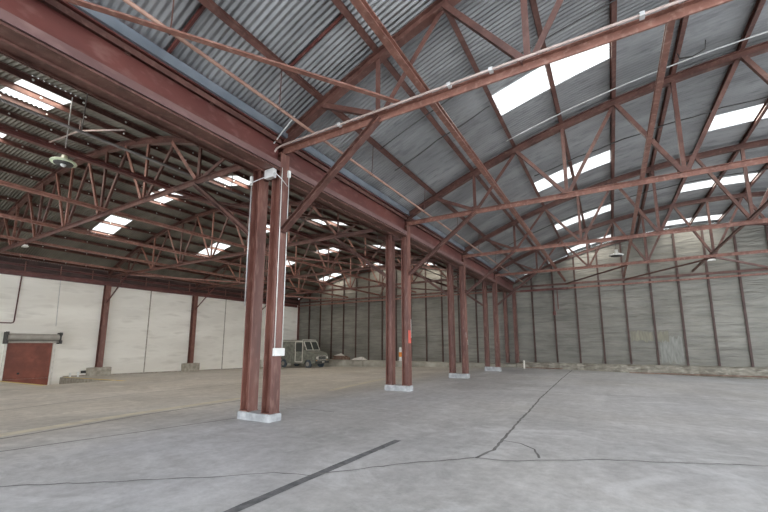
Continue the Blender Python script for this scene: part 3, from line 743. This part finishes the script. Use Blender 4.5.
# near side (facing -y): sliding door with white outline, window
yn = -HW
MB().box(.02, .78, yn - .012, yn + .0, 1.45, 2.2).build('door_window', M['glass'], van)
f = MB()
for a in ((-.06, .02, .5, 2.38), (.80, .88, .5, 2.38), (-.06, .88, 2.3, 2.38), (-.06, .88, .5, .58)): f.box(a[0], a[1], yn - .03, yn - .002, a[2], a[3])
f.build('door_frame', M['vantrim'], van)
MB().box(-2.3, .8, yn - .02, yn + .05, 2.36, 2.42).build('roof_rail', M['vantrim'], van)
MB().box(-2.1, -.2, yn - .015, yn, 1.3, 1.34).box(-2.1, -.2, yn - .015, yn, .75, .79).build('side_rib', M['van'], van)
MB().box(.70, .80, -.9, .9, 2.47, 2.52).build('roof_visor', M['vantrim'], van)
# nose
MB().box(2.285, 2.33, -.55, .55, .72, 1.08).build('grille_surround', M['vantrim'], van)
g = MB(); g.box(2.31, 2.338, -.5, .5, .75, 1.05)
gr = g.build('grille', M['glass'], van)
gs = MB()
for k in range(5): gs.box(2.335, 2.35, -.5, .5, .775 + k * .058, .795 + k * .058)
gs.build('grille_bars', M['chrome'], gr)
for s in (-1, 1):
    hl = MB().lathe([(.10, 0), (.11, .02), (.085, .045)], (2.27, s * .70, .92), 18, 'x').build('headlamp', M['lens'], van, smooth=True)
    MB().box(2.2, 2.31, s * .70 - .14, s * .70 + .14, .80, 1.04).build('lamp_panel', M['van'], van)
    hl.location.x = .05
    MB().box(2.28, 2.31, s * .70 - .05, s * .70 + .05, .66, .73).build('indicator', M['orange'], van)
MB().sweep(Cc(.1, .16, .015), [(2.38, -.95, .52), (2.44, -.5, .52), (2.44, .5, .52), (2.38, .95, .52)]).build('front_bumper', M['darkcable'], van)
MB().box(2.47, 2.48, -.16, .16, .5, .6).build('number_plate', M['vantrim'], van)
MB().box(1.9, 2.0, -.02, .02, 1.36, 1.42).build('hood_ornament', M['chrome'], van)
wp = None
for cx in (-1.5, 1.5):
    for s in (-1, 1):
        wl = MB().lathe([(.2, -.1), (.33, -.1), (.36, -.06), (.36, .06), (.33, .1), (.2, .1)], (0, 0, 0), 24, 'y').build('wheel', M['tyre'], van, smooth=False)
        wl.location = (cx, s * .84, .36)
        MB().lathe([(.2, -.02), (.18, .0), (.07, .02), (.07, .05), (.03, .06)], (0, s * .1 if s > 0 else -.13, 0), 18, 'y').build('hub', M['shutter'], wl)
ml = MB().tube([(1.2, -.95, 1.7), (1.3, -1.12, 1.72)], .012, 6); ml.box(1.28, 1.31, -1.22, -1.06, 1.6, 1.85); ml.build('wing_mirror', M['darkcable'], van)

# ------------------------------------------------------------------ small things
# boards and block on the kerb behind the van
for k, (x, z, l, rz, nm) in enumerate(((-22.6, .53, 1.9, .02, 'lowest'), (-22.5, .645, 1.7, -.03, 'middle'), (-22.7, .76, 1.5, .06, 'topmost'))):
    o = MB().box(-l / 2, l / 2, -.16, .16, 0, .11).build('wooden_board', M['wood'], bevel=.01); o.location = (x + .5, 29.35, z); o.rotation_euler = (0, 0, rz)
    tag(o, 'weathered brown board on the kerb behind the van, %s of the stack' % nm, 'board', 'boards stacked behind the van')
o = MB().add([(-.9, -.2, 0), (.7, -.2, 0), (.7, .15, 0), (-.9, .15, 0), (-.6, -.12, .16), (.2, -.16, .3), (.25, .1, .28), (-.6, .1, .14)],
             [(3, 2, 1, 0), (4, 5, 6, 7), (0, 1, 5, 4), (1, 2, 6, 5), (2, 3, 7, 6), (3, 0, 4, 7)]).build('rubble_heap', M['plaster'], bevel=.03)
o.location = (-19.9, 29.35, .53); tag(o, 'pale heap of broken board on the kerb right of the van', 'rubble')
o = MB().add([(-.7, -.2, 0), (.9, -.2, 0), (.9, .15, 0), (-.7, .15, 0), (-.3, -.12, .12), (.4, -.16, .3), (.45, .1, .26), (-.3, .1, .1)],
             [(3, 2, 1, 0), (4, 5, 6, 7), (0, 1, 5, 4), (1, 2, 6, 5), (2, 3, 7, 6), (3, 0, 4, 7)]).build('rubble_heap', M['plaster'], bevel=.03)
o.location = (-22.4, 29.4, .88); o.scale = (.7, .8, .7); tag(o, 'pale broken sheet lying on the brown boards behind the van', 'rubble')
r = thing('marker_post', (-15.72, 29.3, .53), 'slim orange and white marker post on the kerb, seen between the second column pair', 'marker post')
MB().lathe([(.16, 0), (.16, .04), (.12, .06), (.11, .35)], (0, 0, 0), 14).build('base', M['offwhite'], r)
MB().lathe([(.115, .35), (.14, .4), (.14, .72), (.11, .75)], (0, 0, 0), 14).build('orange_band', M['orange'], r)
MB().lathe([(.11, .75), (.12, .8), (.1, 1.12), (.04, 1.18)], (0, 0, 0), 14).build('top', M['offwhite'], r)
for y, h_, lab in ((10.35, .22, 'short pale pipe stub by the ramp, nearest the rust red door'), (10.75, .26, 'short pale pipe stub by the ramp, nearest the black vent')):
    o = MB().lathe([(.05, 0), (.05, h_), (.065, h_), (.065, h_ + .03)], (0, 0, 0), 12).build('pipe_stub', M['offwhite']); o.location = (XW + .35, y, floor_z(XW, y)); tag(o, lab, 'pipe')
r = thing('wall_vent', (XW + .003, 11.0 + .2, .2), 'small black vent low on the white wall beside the near wall column block', 'vent')
MB().box(0, .03, -.2, .2, 0, .16).build('frame', M['darkcable'], r); MB().box(.02, .04, -.17, .17, .03, .06).box(.02, .04, -.17, .17, .09, .12).build('slats', M['black'], r)
for x, h_ in ((-5.25, .55),):
    o = MB().lathe([(.06, 0), (.06, h_), (.03, h_ + .03)], (0, 0, 0), 12).build('bollard', M['plaster']); o.location = (x, 27.6, floor_z(x, 27.6) - .01); tag(o, 'small pale post on the floor near the last column pair', 'post')
# planks at the foot of the kerb
for x0, x1, y, lab in ((.8, 9.5, 28.75, 'long thin brown plank on the floor along the right part of the kerb'), (-5.4, -3.0, 28.7, 'short dark plank on the floor near the last column pair')):
    o = MB().box(-(x1 - x0) / 2, (x1 - x0) / 2, -.07, .07, -.015, .05).build('wooden_plank', M['wood'], bevel=.008); o.location = ((x0 + x1) / 2, y, floor_z(x0, y)); tag(o, lab, 'plank')

# ------------------------------------------------------------------ light and camera
wd = bpy.data.worlds.new('World'); scn.world = wd; wd.use_nodes = True
bg = wd.node_tree.nodes['Background']; bg.inputs[0].default_value = (.89, .945, 1.0, 1); bg.inputs[1].default_value = 4.0

cam = bpy.data.cameras.new('Camera'); co = bpy.data.objects.new('Camera', cam); col.objects.link(co)
co.location = (0, 0, 1.974); co.rotation_euler = (PI / 2 + .154, 0, .5347)
cam.sensor_width = 36; cam.lens = 380.15 / 768 * 36; cam.shift_y = 28.93 / 768; cam.clip_start = .05; cam.clip_end = 200
scn.camera = co
scn.view_settings.view_transform = 'Standard'; scn.view_settings.look = 'None'; scn.view_settings.gamma = 1; scn.view_settings.use_curve_mapping = False
scn.view_settings.exposure = 0.5
scn.cycles.use_denoising = True
scn.cycles.max_bounces = 8; scn.cycles.diffuse_bounces = 5
scn.cycles.sample_clamp_indirect = 4
